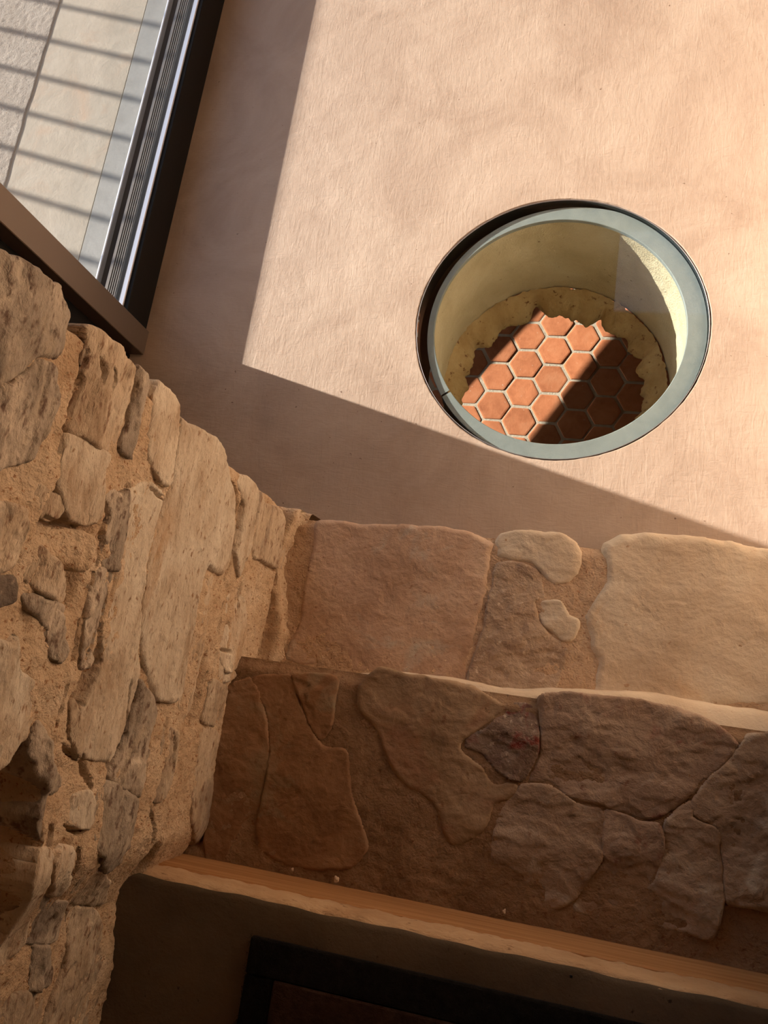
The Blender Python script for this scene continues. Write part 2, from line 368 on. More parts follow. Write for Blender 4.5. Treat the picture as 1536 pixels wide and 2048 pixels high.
CREVICES = [
 (0.0059,0.020,[(0.228,0.967),(0.210,0.953),(0.185,0.960),(0.168,0.947),(0.131,0.949)]),
 (0.0043,0.014,[(0.125,0.952),(0.104,0.954),(0.086,0.958)]),
 (0.0059,0.018,[(0.094,0.908),(0.065,0.904),(0.040,0.903)]),
 (0.0043,0.018,[(0.060,0.961),(0.025,0.956),(-0.019,0.948)]),
 (0.0102,0.026,[(0.050,0.902),(-0.007,0.882),(-0.038,0.890),(-0.074,0.898)]),
 (0.0043,0.014,[(0.039,0.913),(0.018,0.915),(-0.006,0.920)]),
 (0.0043,0.016,[(-0.029,0.950),(-0.063,0.952),(-0.118,0.961)]),
 (0.0051,0.020,[(-0.025,0.776),(-0.065,0.764),(-0.127,0.745)]),
 (0.0068,0.024,[(-0.149,0.874),(-0.170,0.855),(-0.201,0.828)]),
 (0.0043,0.016,[(-0.130,0.934),(-0.145,0.908),(-0.156,0.875)]),
 (0.0059,0.018,[(-0.090,0.660),(-0.124,0.667),(-0.184,0.658),(-0.245,0.664)]),
 (0.0085,0.022,[(0.397,0.555),(0.380,0.499),(0.317,0.461),(0.229,0.457),(0.194,0.467)]),
 (0.0034,0.014,[(0.149,0.450),(0.111,0.450),(0.055,0.452)]),
 (0.0051,0.018,[(0.004,0.466),(-0.037,0.471),(-0.087,0.476)]),
 (0.0043,0.014,[(0.224,0.377),(0.177,0.374),(0.123,0.368)]),
 (0.0051,0.016,[(-0.118,0.575),(-0.162,0.561),(-0.198,0.557)]),
 (0.0051,0.016,[(-0.250,0.599),(-0.288,0.570),(-0.327,0.551)]),
 (0.0076,0.020,[(-0.294,0.822),(-0.331,0.804),(-0.364,0.789)]),
 (0.0034,0.018,[(0.051,0.426),(0.051,0.398),(0.051,0.370)]),
 (0.0051,0.014,[(0.170,1.101),(0.169,1.060),(0.178,1.006)]),
 (0.0043,0.012,[(0.432,0.802),(0.390,0.798),(0.329,0.790)]),
 (0.0043,0.016,[(0.383,0.380),(0.354,0.384),(0.328,0.390)]),
 (0.0059,0.014,[(0.415,1.101),(0.363,1.097),(0.301,1.100),(0.261,1.100)]),
 (0.0034,0.012,[(0.416,1.042),(0.399,1.033),(0.387,1.034)]),
 (0.0043,0.012,[(0.417,1.077),(0.401,1.063),(0.380,1.058)]),
 (0.0051,0.012,[(0.152,0.891),(0.120,0.889),(0.091,0.892)]),
 (0.0034,0.010,[(0.208,0.892),(0.184,0.893),(0.145,0.894)]),
 (0.0043,0.016,[(0.278,0.793),(0.282,0.832),(0.287,0.855)]),
 (0.0034,0.010,[(0.048,0.440),(0.001,0.444),(-0.020,0.449)]),
 (0.0068,0.020,[(-0.242,0.922),(-0.258,0.909),(-0.275,0.907)]),
 (0.0059,0.020,[(-0.251,0.877),(-0.264,0.843),(-0.266,0.812)]),
]

def plaster_mat():
    m, nt, bs, out = new_mat('polished_plaster')
    v = pos_vec(nt)
    col = ramp(nt, noise(nt, v, 2.6, 7, 0.66, 0.8), [(0.28, (0.285, 0.203, 0.152)), (0.52, (0.365, 0.276, 0.214)), (0.75, (0.42, 0.33, 0.262))])
    k = ramp(nt, noise(nt, v, 16, 6, 0.7, 1.2), [(0.55, (0, 0, 0)), (0.78, (0.5, 0.5, 0.5))])
    col = mixc(nt, k, col, (0.33, 0.243, 0.18))
    k = ramp(nt, noise(nt, v, 70, 2, 0.5), [(0.735, (0, 0, 0)), (0.77, (1, 1, 1))])
    col = mixc(nt, k, col, (0.16, 0.10, 0.07))
    nt.links.new(col, bs.inputs['Base Color'])
    bs.inputs['Roughness'].default_value = 0.62
    bs.inputs['Specular IOR Level'].default_value = 0.3
    # trowel strokes: two stretched and turned noises over a soft unevenness
    n = bump(nt, bs, noise(nt, v, 7, 4, 0.5, 0.5), 0.004)
    n = bump(nt, bs, noise(nt, pos_vec(nt, (20, 80, 1), (0, 0, 0.7)), 1.0, 4, 0.6, 1.2), 0.0011, n)
    n = bump(nt, bs, noise(nt, pos_vec(nt, (70, 14, 1), (0, 0, 0.35)), 1.0, 4, 0.6, 1.4), 0.0010, n)
    bump(nt, bs, noise(nt, v, 190, 3, 0.6), 0.00012, n)
    return m

M = {}
M['plaster'] = plaster_mat()
M['wall_plaster'] = earth('wall_plaster', [(0.3, (0.72, 0.55, 0.42)), (0.7, (0.80, 0.64, 0.50))], 3.0, rough=0.8, b1=(8, 0.004), b2=(60, 0.0006))
M['ceiling_dark'] = earth('dark_unseen_ceiling', [(0.3, (0.10, 0.06, 0.035)), (0.7, (0.17, 0.105, 0.065))], 3.0, (8, 0.6, 1), rough=0.7)  # unseen ceilings made dark to cut the bounce onto the floor
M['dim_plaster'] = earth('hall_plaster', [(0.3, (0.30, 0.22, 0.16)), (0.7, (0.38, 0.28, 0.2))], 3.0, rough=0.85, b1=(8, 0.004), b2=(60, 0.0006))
M['pale'] = earth('pale_limestone', [(0.32, (0.46, 0.335, 0.23)), (0.48, (0.64, 0.525, 0.40)), (0.68, (0.76, 0.66, 0.53))], 11, (1, 0.6, 1.5),
                  speck=(0.33, 0.20, 0.12), speck_scale=75, speck_lim=(0.60, 0.70), stain=(0.53, 0.36, 0.225), stain_scale=6, b1=(34, 0.010), b2=(150, 0.003), vary=0.08)
M['tan'] = earth('tan_limestone', [(0.30, (0.38, 0.265, 0.175)), (0.5, (0.58, 0.45, 0.325)), (0.70, (0.71, 0.59, 0.455))], 12, (1, 0.6, 1.5),
                 speck=(0.28, 0.17, 0.11), speck_scale=60, speck_lim=(0.56, 0.68), stain=(0.33, 0.25, 0.19), stain_scale=8, b1=(34, 0.012), b2=(150, 0.0032), vary=0.10)
M['grey'] = earth('grey_brown_limestone', [(0.30, (0.24, 0.19, 0.15)), (0.5, (0.41, 0.335, 0.265)), (0.70, (0.64, 0.53, 0.415))], 13, (1, 0.7, 1.4),
                  speck=(0.17, 0.11, 0.08), speck_scale=55, speck_lim=(0.54, 0.68), stain=(0.45, 0.36, 0.27), stain_scale=14, stain_lim=(0.56, 0.68), b1=(28, 0.011), b2=(130, 0.003), vary=0.10)
M['dark'] = earth('dark_limestone', [(0.28, (0.13, 0.10, 0.08)), (0.7, (0.26, 0.20, 0.155))], 10, speck=(0.36, 0.28, 0.21), speck_scale=60, b1=(28, 0.010), b2=(130, 0.003))
M['mortar'] = earth('sandy_mortar', [(0.32, (0.50, 0.335, 0.205)), (0.5, (0.63, 0.455, 0.30)), (0.70, (0.71, 0.555, 0.40))], 9, speck=(0.34, 0.17, 0.085), speck_scale=130,
                    speck_lim=(0.58, 0.68), b1=(60, 0.007), b2=(240, 0.0035))
M['step_mortar'] = earth('step_mortar', [(0.3, (0.44, 0.29, 0.18)), (0.52, (0.54, 0.37, 0.24)), (0.75, (0.60, 0.44, 0.30))], 7, speck=(0.34, 0.18, 0.10), speck_scale=120,
                    speck_lim=(0.60, 0.70), b1=(55, 0.006), b2=(220, 0.0028))
M['step_mortar_brown'] = earth('brown_step_mortar', [(0.3, (0.20, 0.115, 0.062)), (0.52, (0.28, 0.172, 0.10)), (0.75, (0.35, 0.23, 0.145))], 7, speck=(0.20, 0.10, 0.055), speck_scale=90,  # upper step mortar: brown, darkened further to carry the light falloff
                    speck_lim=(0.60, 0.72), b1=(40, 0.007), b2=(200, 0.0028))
M['tread_tan'] = earth('worn_tan_slab', [(0.30, (0.36, 0.225, 0.148)), (0.5, (0.50, 0.34, 0.238)), (0.72, (0.58, 0.43, 0.315))], 5, speck=(0.34, 0.19, 0.12), speck_scale=60,
                       speck_lim=(0.66, 0.74), stain=(0.46, 0.41, 0.34), stain_scale=7, b1=(16, 0.007), b2=(150, 0.0014))
M['tread_pale'] = earth('worn_pale_slab', [(0.28, (0.48, 0.36, 0.25)), (0.5, (0.58, 0.46, 0.335)), (0.74, (0.64, 0.54, 0.41))], 5, speck=(0.40, 0.24, 0.14), speck_scale=55,
                        speck_lim=(0.69, 0.76), stain=(0.54, 0.37, 0.23), stain_scale=6, stain_lim=(0.6, 0.75), b1=(14, 0.006), b2=(150, 0.0013))
M['tread_dark'] = earth('rough_brown_slab', [(0.28, (0.30, 0.20, 0.14)), (0.5, (0.42, 0.30, 0.21)), (0.72, (0.52, 0.40, 0.29))], 11, speck=(0.55, 0.42, 0.31), speck_scale=70,
                        speck_lim=(0.60, 0.70), b1=(35, 0.008), b2=(150, 0.0025))
M['tread_brown'] = earth('ochre_brown_slab', [(0.30, (0.20, 0.102, 0.052)), (0.5, (0.285, 0.16, 0.088)), (0.72, (0.34, 0.215, 0.13))], 6, speck=(0.20, 0.10, 0.05), speck_scale=50,  # upper step slabs from here: brown stone, colour darkened for light falloff
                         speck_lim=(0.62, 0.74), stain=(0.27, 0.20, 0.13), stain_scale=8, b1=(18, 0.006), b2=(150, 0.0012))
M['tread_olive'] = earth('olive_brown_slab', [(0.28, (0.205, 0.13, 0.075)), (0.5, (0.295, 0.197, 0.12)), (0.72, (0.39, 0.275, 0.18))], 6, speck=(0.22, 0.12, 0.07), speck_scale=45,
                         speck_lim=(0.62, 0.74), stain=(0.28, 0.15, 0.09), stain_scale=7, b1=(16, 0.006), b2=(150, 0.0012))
M['tread_red'] = earth('red_black_rock', [(0.30, (0.13, 0.06, 0.045)), (0.5, (0.24, 0.165, 0.125)), (0.72, (0.36, 0.28, 0.22))], 16, speck=(0.46, 0.36, 0.28), speck_scale=80,
                       speck_lim=(0.60, 0.70), stain=(0.22, 0.05, 0.04), stain_scale=14, stain_lim=(0.54, 0.64), b1=(45, 0.009), b2=(170, 0.003))
M['tread_redgrey'] = earth('red_veined_slab', [(0.28, (0.23, 0.145, 0.098)), (0.5, (0.33, 0.23, 0.165)), (0.72, (0.42, 0.315, 0.235))], 7, speck=(0.24, 0.13, 0.09), speck_scale=40,
                           speck_lim=(0.62, 0.72), stain=(0.23, 0.085, 0.065), stain_scale=9, stain_lim=(0.60, 0.70), b1=(20, 0.010), b2=(140, 0.0018))
M['tread_grey'] = earth('grey_flaked_slab', [(0.28, (0.23, 0.145, 0.095)), (0.5, (0.33, 0.232, 0.162)), (0.72, (0.42, 0.32, 0.24))], 6, speck=(0.27, 0.16, 0.10), speck_scale=50,
                        speck_lim=(0.62, 0.72), stain=(0.44, 0.38, 0.31), stain_scale=9, b1=(22, 0.009), b2=(150, 0.002))
M['lip'] = earth('landing_lip_mortar', [(0.3, (0.40, 0.25, 0.14)), (0.55, (0.52, 0.35, 0.21)), (0.75, (0.62, 0.46, 0.30))], 9, (0.5, 1, 1), speck=(0.20, 0.11, 0.06), speck_scale=60,
                 speck_lim=(0.64, 0.72), b1=(45, 0.006), b2=(180, 0.0025))
M['wood'] = earth('orange_brown_wood', [(0.30, (0.29, 0.13, 0.05)), (0.5, (0.39, 0.20, 0.085)), (0.72, (0.48, 0.27, 0.13))], 9, (0.25, 9, 9), rough=0.6, b1=(14, 0.0015), b2=(60, 0.0006))
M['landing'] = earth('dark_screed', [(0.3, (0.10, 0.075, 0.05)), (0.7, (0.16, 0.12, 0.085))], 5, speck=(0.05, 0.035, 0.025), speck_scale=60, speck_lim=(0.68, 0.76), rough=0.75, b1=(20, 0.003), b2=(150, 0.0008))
M['mat_black'] = earth('black_fibre', [(0.3, (0.008, 0.007, 0.006)), (0.7, (0.018, 0.015, 0.013))], 60, rough=1.0, b1=(200, 0.006), b2=(500, 0.003))
M['mat_brown'] = earth('brown_coir', [(0.3, (0.045, 0.022, 0.015)), (0.7, (0.085, 0.045, 0.03))], 60, rough=1.0, b1=(200, 0.006), b2=(500, 0.003))
M['shaft'] = earth('cream_shaft_plaster', [(0.3, (0.56, 0.47, 0.31)), (0.55, (0.66, 0.57, 0.40)), (0.75, (0.70, 0.63, 0.47))], 7, speck=(0.30, 0.22, 0.13), speck_scale=60,
                   speck_lim=(0.68, 0.75), rough=0.9, b1=(30, 0.004), b2=(190, 0.004))
M['lip_clay'] = earth('ragged_clay', [(0.3, (0.36, 0.23, 0.10)), (0.55, (0.52, 0.38, 0.20)), (0.75, (0.60, 0.47, 0.28))], 9, speck=(0.20, 0.10, 0.05), speck_scale=45, speck_lim=(0.62, 0.7), b1=(30, 0.008), b2=(120, 0.002))
M['grout'] = earth('tile_grout', [(0.3, (0.42, 0.36, 0.28)), (0.7, (0.54, 0.47, 0.38))], 30, rough=0.95, b1=(60, 0.003), b2=(200, 0.001))
M['tile'] = earth('terracotta', [(0.3, (0.40, 0.14, 0.065)), (0.52, (0.53, 0.20, 0.095)), (0.75, (0.60, 0.26, 0.135))], 9, speck=(0.62, 0.42, 0.30), speck_scale=40, speck_lim=(0.68, 0.78),
                  rough=0.55, b1=(14, 0.002), b2=(90, 0.0006), vary=0.16)
M['steel'] = earth('grey_blue_steel', [(0.3, (0.255, 0.285, 0.282)), (0.7, (0.31, 0.34, 0.335))], 20, rough=0.6, b1=(300, 0.0006), b2=(900, 0.0004), spec=0.4)
M['black_gap'] = flat_mat('black_edge', (0.008, 0.010, 0.010), 0.35)
M['rim'] = flat_mat('bare_metal_rim', (0.20, 0.18, 0.18), 0.5, 0.6)
M['bronze'] = flat_mat('bronze_black_aluminium', (0.006, 0.005, 0.0045), 0.55, 0.0, 0.15, (700, 0.00015))
M['bronze_lit'] = flat_mat('lit_bronze_aluminium', (0.20, 0.155, 0.125), 0.36, 0.75, 0.6, (700, 0.00015))  # browner base puts the light reflected by the bronze frame into its colour
M['alu'] = flat_mat('bright_aluminium', (0.62, 0.62, 0.66), 0.32, 0.6)
M['track'] = flat_mat('brushed_track', (0.12, 0.105, 0.095), 0.4, 0.7)
M['track_gap'] = flat_mat('dark_violet_fill', (0.045, 0.030, 0.034), 0.6)
M['plate'] = earth('grey_sill_plate', [(0.3, (0.135, 0.135, 0.13)), (0.7, (0.17, 0.17, 0.165))], 12, speck=(0.3, 0.29, 0.28), speck_scale=80, speck_lim=(0.71, 0.76), rough=0.6, b1=(40, 0.0008), b2=(200, 0.0003))
M['terrace'] = earth('terrace_screed', [(0.3, (0.20, 0.175, 0.142)), (0.55, (0.24, 0.213, 0.176)), (0.75, (0.265, 0.24, 0.203))], 5, stain=(0.245, 0.19, 0.145), stain_scale=6, rough=0.85, b1=(9, 0.004), b2=(120, 0.0006))
M['render'] = earth('rough_terrace_render', [(0.3, (0.23, 0.20, 0.172)), (0.7, (0.285, 0.255, 0.225))], 8, speck=(0.19, 0.15, 0.12), speck_scale=110, rough=0.95, b1=(120, 0.007), b2=(260, 0.005))
M['earth'] = earth('dry_ground', [(0.3, (0.22, 0.18, 0.12)), (0.7, (0.32, 0.27, 0.18))], 1.2, rough=1.0, b1=(4, 0.02), b2=(30, 0.01))
M['iron'] = flat_mat('black_iron', (0.03, 0.03, 0.03), 0.5, 0.3)
M['crumb'] = flat_mat('plaster_crumb', (0.62, 0.5, 0.38), 0.9, 0, 0.2)
M['door_glass'] = glass_mat('door_glass', (0.97, 0.98, 0.98))
M['disc_glass'] = glass_mat('floor_glass', (0.955, 0.975, 0.97))

# ------------------------------------------------------------------ the setting: floor, walls, ceiling, terrace
HC = (-0.047, 1.079)         # centre of the round opening in the floor
HR = 0.4015

def plate_with_hole(name, rect, z, c, r, mat, thick, n=160):
    x0, x1, y0, y1 = rect
    V, F = [], []
    pts = []
    for k in range(n):
        a = 2 * math.pi * k / n
        d = (math.cos(a), math.sin(a))
        t = min(((x1 if d[0] > 0 else x0) - c[0]) / d[0] if abs(d[0]) > 1e-9 else 1e9,
                ((y1 if d[1] > 0 else y0) - c[1]) / d[1] if abs(d[1]) > 1e-9 else 1e9)
        pts.append((d, t))
    for (d, t) in pts:
        wob = 0.0008 * math.sin(11 * math.atan2(d[1], d[0])) + random.uniform(-.0008, .0008)
        for rr, zz in ((r + wob, z - thick), (r + wob, z - 0.003), (r + wob + 0.003, z), (t, z), (t, z - thick)):
            V.append((c[0] + d[0] * rr, c[1] + d[1] * rr, zz))
    m = 5
    for k in range(n):
        a, b = k * m, ((k + 1) % n) * m
        for j in range(m - 1):
            F.append((a + j, b + j, b + j + 1, a + j + 1))
        F.append((a + 4, b + 4, b, a))
    # the four corners of the rectangle
    for (cx, cy) in ((x0, y0), (x0, y1), (x1, y0), (x1, y1)):
        best = sorted(range(n), key=lambda k: (V[k * m + 3][0] - cx) ** 2 + (V[k * m + 3][1] - cy) ** 2)[:2]
        i = len(V)
        V.append((cx, cy, z))
        V.append((cx, cy, z - thick))
        F.append((best[0] * m + 3, best[1] * m + 3, i))
        F.append((best[0] * m + 4, best[1] * m + 4, i + 1))
    return fix_normals(mesh_from(name, V, F, mat))

random.seed(3)
floor = tag(plate_with_hole('floor', (-1.335, 1.0, -0.05, 3.4), 0.0, HC, HR, M['plaster'], 0.06), kind='structure')
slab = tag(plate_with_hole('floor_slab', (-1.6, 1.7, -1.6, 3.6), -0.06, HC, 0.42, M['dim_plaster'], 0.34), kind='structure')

wall_right = tag(boxes('wall_right', [(1.0, 1.2, 0.30, 3.6, -0.06, 2.7)], M['wall_plaster']), kind='structure')  # unseen wall, set close and pale to bounce sun onto the stones
wall_front = tag(boxes('wall_front', [(-1.5, 1.0, 3.4, 3.6, -0.06, 2.7)], M['wall_plaster']), kind='structure')
# ceiling with a rooflight over the far right corner
ceiling = tag(boxes('ceiling', [(-1.5, 0.235, 0.30, 3.6, 2.7, 2.85), (0.97, 1.2, 0.30, 3.6, 2.7, 2.85), (0.235, 0.97, 0.30, 2.65, 2.7, 2.85),
                                (0.235, 0.97, 3.35, 3.6, 2.7, 2.85)], M['ceiling_dark']), kind='structure')
rooflight = tag(boxes('window_2', [(0.235, 0.97, 2.65, 3.35, 2.78, 2.79)], M['door_glass']), kind='structure')
lintel = tag(boxes('wall_window', [(-1.50, -1.30, 0.43, 3.6, 2.2, 2.7), (-1.50, -1.30, 3.15, 3.4, 0.0, 2.2), (-1.50, -1.42, -1.6, 0.43, -0.06, 2.7)], M['wall_plaster']), kind='structure')
passage = tag(boxes('wall_passage', [(0.56, 1.2, -1.6, 0.20, -0.06, 2.7), (1.0, 1.2, 0.20, 0.30, -0.06, 2.7)], M['dim_plaster']), kind='structure')  # unseen wall, pulled in to block bounce and darken the steps
ceiling_low = tag(boxes('ceiling_passage', [(-1.42, 1.7, -1.6, 0.30, 2.45, 2.85)], M['ceiling_dark']), kind='structure')
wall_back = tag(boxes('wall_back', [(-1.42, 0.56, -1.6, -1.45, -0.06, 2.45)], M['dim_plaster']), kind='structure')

# ------------------------------------------------------------------ stone meshes
def resample(poly, step, closed=True):
    """Catmull-Rom through the outline, then points every `step`"""
    P = np.array(poly)
    n = len(P)
    out = []
    for i in range(n):
        a, b, c, d = P[(i - 1) % n], P[i], P[(i + 1) % n], P[(i + 2) % n]
        k = max(2, int(np.linalg.norm(c - b) / step))
        for t in np.arange(k) / k:
            # low tension: the corners stay corners
            m1, m2 = (c - a) * 0.28, (d - b) * 0.28
            h = (2 * t ** 3 - 3 * t ** 2 + 1) * b + (t ** 3 - 2 * t ** 2 + t) * m1 + (-2 * t ** 3 + 3 * t ** 2) * c + (t ** 3 - t ** 2) * m2
            out.append(h)
    return np.array(out)

def poly_field(P, Q):
    """for points P: distance to outline Q, nearest point, inside?"""
    A, B = Q, np.roll(Q, -1, 0)
    best = np.full(len(P), 1e9)
    near = np.zeros_like(P)
    inside = np.zeros(len(P), bool)
    for s in range(0, len(P), 4000):
        p = P[s:s + 4000][:, None, :]
        ab = (B - A)[None]
        t = np.clip(((p - A) * ab).sum(2) / np.maximum((ab * ab).sum(2), 1e-12), 0, 1)
        c = A + t[..., None] * ab
        d = np.linalg.norm(p - c, axis=2)
        k = d.argmin(1)
        r = np.arange(len(k))
        best[s:s + 4000] = d[r, k]
        near[s:s + 4000] = c[r, k]
        y0, y1 = A[None, :, 1], B[None, :, 1]
        cr = ((y0 > p[..., 1]) != (y1 > p[..., 1]))
        xx = A[None, :, 0] + (p[..., 1] - y0) / np.where(np.abs(y1 - y0) < 1e-12, 1e-12, y1 - y0) * (B - A)[None, :, 0]
        inside[s:s + 4000] = (cr & (p[..., 0] < xx)).sum(1) % 2 == 1
    return best, near, inside

def stone(name, poly, place, proud, R, facet, seed, mat, parent, res=0.0032, depth=0.05, wob=0.003, elong=1.0, grain=1.0, level=False, grow=0.0, extra=None):
    """height field over an outline: planes of breakage, rounded rim, skirt down into the mortar"""
    Q = resample(poly, 0.006)
    n = np.stack([perlin(p3(Q[:, 0], Q[:, 1], 28, 28, seed * 3.1 + 5)), perlin(p3(Q[:, 0], Q[:, 1], 28, 28, seed * 3.1 + 55))], 1)
    n2 = np.stack([perlin(p3(Q[:, 0], Q[:, 1], 90, 90, seed * 3.1 + 5)), perlin(p3(Q[:, 0], Q[:, 1], 90, 90, seed * 3.1 + 55))], 1)
    if grow:
        tn = np.roll(Q, -1, 0) - np.roll(Q, 1, 0)
        tn /= np.maximum(np.linalg.norm(tn, axis=1), 1e-9)[:, None]
        area = np.sum(Q[:, 0] * np.roll(Q[:, 1], -1) - np.roll(Q[:, 0], -1) * Q[:, 1])
        Q = Q + grow * np.stack([tn[:, 1], -tn[:, 0]], 1) * (1 if area > 0 else -1)
    Q = Q + wob * n * 1.6 + wob * 0.6 * n2
    lo, hi = Q.min(0) - res, Q.max(0) + res
    nu, nv = int((hi[0] - lo[0]) / res) + 2, int((hi[1] - lo[1]) / res) + 2
    U, Vv = np.meshgrid(lo[0] + np.arange(nu) * res, lo[1] + np.arange(nv) * res, indexing='ij')
    P = np.stack([U.ravel(), Vv.ravel()], 1)
    d, near, ins = poly_field(P, Q)
    F = grid_faces(nu, nv)
    ok = ins | (d < res * 0.75)
    F = F[ok[F].all(1) & (ins[F].sum(1) >= 2)]
    out = ~ins
    P[out] = near[out]
    close = ins & (d < res * 0.3)
    P[close] = near[close]
    d[out | close] = 0
    used = np.unique(F)
    remap = -np.ones(len(P), int)
    remap[used] = np.arange(len(used))
    F = remap[F]
    P, d = P[used], d[used]
    r = np.random.default_rng(seed)
    c, ext = Q.mean(0), (Q.max(0) - Q.min(0)) / 2
    # planes of breakage (lower envelope of tilted planes)
    h = np.full(len(P), 1e9)
    for k in range(8):
        g = r.normal(size=2) * np.array([0.10 / elong, 0.15]) * facet
        o = c + r.uniform(-0.8, 0.8, 2) * ext
        h = np.minimum(h, 0.010 * facet * r.uniform(0.0, 1.0) + (P - o) @ g)
    h = np.clip(h, -0.018, 0.012) * min(1.0, 0.5 + 0.5 * facet)
    # layers split off along the bed: terraces with sharp risers
    warp = 0.6 * fbm(p3(P[:, 0], P[:, 1], 30, 40, seed + 2), 3)
    lay = fbm(p3(P[:, 0], P[:, 1], 7 / elong, 13, seed * 0.77), 2) * 3.2 + warp * 0.8
    fl = np.floor(lay)
    h = h + 0.0042 * facet * (fl + smooth(0.80, 1.0, lay - fl))
    h = h + 0.007 * facet * fbm(p3(P[:, 0], P[:, 1], 15 / elong, 20, seed * 1.7), 3, True) + 0.004 * fbm(p3(P[:, 0], P[:, 1], 9 / elong, 11, seed), 3)
    h = h + grain * (0.0024 * fbm(p3(P[:, 0], P[:, 1], 45 / elong, 60, seed + 9), 3, True) + 0.0012 * fbm(p3(P[:, 0], P[:, 1], 120, 140, seed), 2))
    if level:
        h = (h - np.median(h)) * level
    Rl = R * np.clip(0.9 + min(1.6, 0.016 / max(R, 0.001)) * perlin(p3(P[:, 0], P[:, 1], 22, 22, seed + 31)), 0.25, 2)
    t = np.clip(d / np.maximum(Rl, 0.0015), 0, 1)
    h = h - Rl * (1 - np.sqrt(np.clip(1 - (1 - t) ** 2, 0, 1)))
    if extra is not None:
        h = h + extra(P, d)
    h = h + proud
    # skirt
    E = np.sort(np.concatenate([F[:, [0, 1]], F[:, [1, 2]], F[:, [2, 3]], F[:, [3, 0]]]), 1)
    eu, cnt = np.unique(E, axis=0, return_counts=True)
    be = set(map(tuple, eu[cnt == 1]))
    faces = F.tolist()
    bv = {}
    P_l, h_l = P.tolist(), h.tolist()
    for f in F[(np.isin(F, np.unique(eu[cnt == 1]))).any(1)]:
        for a, b in ((f[0], f[1]), (f[1], f[2]), (f[2], f[3]), (f[3], f[0])):
            if (min(a, b), max(a, b)) in be:
                for v in (a, b):
                    if v not in bv:
                        bv[v] = len(P_l)
                        P_l.append(P_l[v])
                        h_l.append(proud - depth)
                faces.append([b, a, bv[a], bv[b]])
    V = place(np.array(P_l), np.array(h_l))
    return mesh_from(name, V, faces, mat, parent, True)

# ------------------------------------------------------------------ wall_left: rubble stones in mortar
def xw(y):
    t = np.clip((-0.30 - y) / 0.14, 0, 1)
    return -0.68 - 0.055 * t * t * (3 - 2 * t)

def place_wall(P, h):
    return np.stack([xw(P[:, 0]) + h, P[:, 0], P[:, 1]], 1)

def crevice(P):
    out = np.zeros(len(P))
    for wdt, dep, line in CREVICES:
        L = np.array(line)
        keep = np.where((P[:, 0] > L[:, 0].min() - 0.03) & (P[:, 0] < L[:, 0].max() + 0.03) & (P[:, 1] > L[:, 1].min() - 0.03) & (P[:, 1] < L[:, 1].max() + 0.03))[0]
        if not len(keep):
            continue
        p = P[keep]
        d = np.full(len(p), 1e9)
        along = np.zeros(len(p))
        for s_ in range(len(L) - 1):
            a_, b_ = L[s_], L[s_ + 1]
            t = np.clip((p - a_) @ (b_ - a_) / max((b_ - a_) @ (b_ - a_), 1e-12), 0, 1)
            dd = np.linalg.norm(p - (a_ + t[:, None] * (b_ - a_)), axis=1)
            hit = dd < d
            d = np.where(hit, dd, d)
            along = np.where(hit, (s_ + t) / (len(L) - 1), along)
        wl = wdt * np.clip(np.sin(np.pi * np.clip(along, 0.04, 0.96)) ** 0.6, 0.15, 1) * (1 + 0.9 * perlin(p3(p[:, 0], p[:, 1], 70, 70, 8.0)))
        out[keep] = np.minimum(out[keep], -dep * (1 - smooth(0.35, 1.0, d / np.maximum(wl, 1e-4))))
    return out

wall_left = tag(empty('wall_left', (-0.70, -0.3, 0)), kind='structure')
boxes('core', [(-1.42, -0.90, -1.6, 0.42, -0.06, 2.45), (-0.90, -0.735, -1.6, 0.42, 1.62, 2.45), (-0.90, -0.76, -1.6, -1.18, -0.06, 1.62)], M['mortar'], wall_left)
s = np.concatenate([np.arange(-1.2, 0.43, 0.0042), np.arange(0.43, 0.70, 0.012)])
z = np.arange(0.0, 1.64, 0.0042)
Sg, Zg = np.meshgrid(s, z, indexing='ij')
Sg, Zg = Sg.ravel(), Zg.ravel()
q = np.stack([Sg, Zg], 1)
hgt = 0.0040 + 0.010 * fbm(p3(Sg, Zg, 7, 9, 2.2), 4) + 0.009 * fbm(p3(Sg, Zg, 26, 40, 4.2), 3, True) + 0.0028 * fbm(p3(Sg, Zg, 110, 130, 1.2), 2)
hgt += crevice(q)
hgt -= 0.022 * smooth(0.20, 0.34, perlin(p3(Sg, Zg, 5, 16, 9.7)))          # raked-out stretches of joint
nq = resample(NICHE, 0.01)
nd, _, nin = poly_field(q, nq)
sd = np.where(nin, nd, -nd)
hgt -= 0.205 * smooth(-0.004, 0.016, sd)
bend = np.clip(Sg - 0.415, 0, 1)
Y = np.minimum(Sg, 0.415 + 0.02 * np.tanh(bend / 0.02)) + 0.006 * fbm(p3(Sg, Zg, 20, 20, 3.3), 2) * (bend > 0)
X = xw(Sg) + hgt - np.where(bend > 0, np.clip(bend - 0.006, 0, 1), 0)
mesh_from('mortar', np.stack([X, Y, Zg], 1), grid_faces(len(s), len(z))[:, ::-1], M['mortar'], wall_left, True)
for k, (tone, proud, R, fa, poly) in enumerate(WALL_STONES):
    stone('stone', poly, place_wall, proud * 0.55 + 0.002, R * 0.55, fa, 100 + k, M[tone], wall_left, res=0.0032, depth=0.07, elong=2.2, wob=0.004, grain=1.5, level=1.0, grow=0.0025, extra=lambda P, d: crevice(P))

# ------------------------------------------------------------------ the two stone steps
def place_step(zt):
    return lambda P, h: np.stack([P[:, 0], P[:, 1], zt + h], 1)

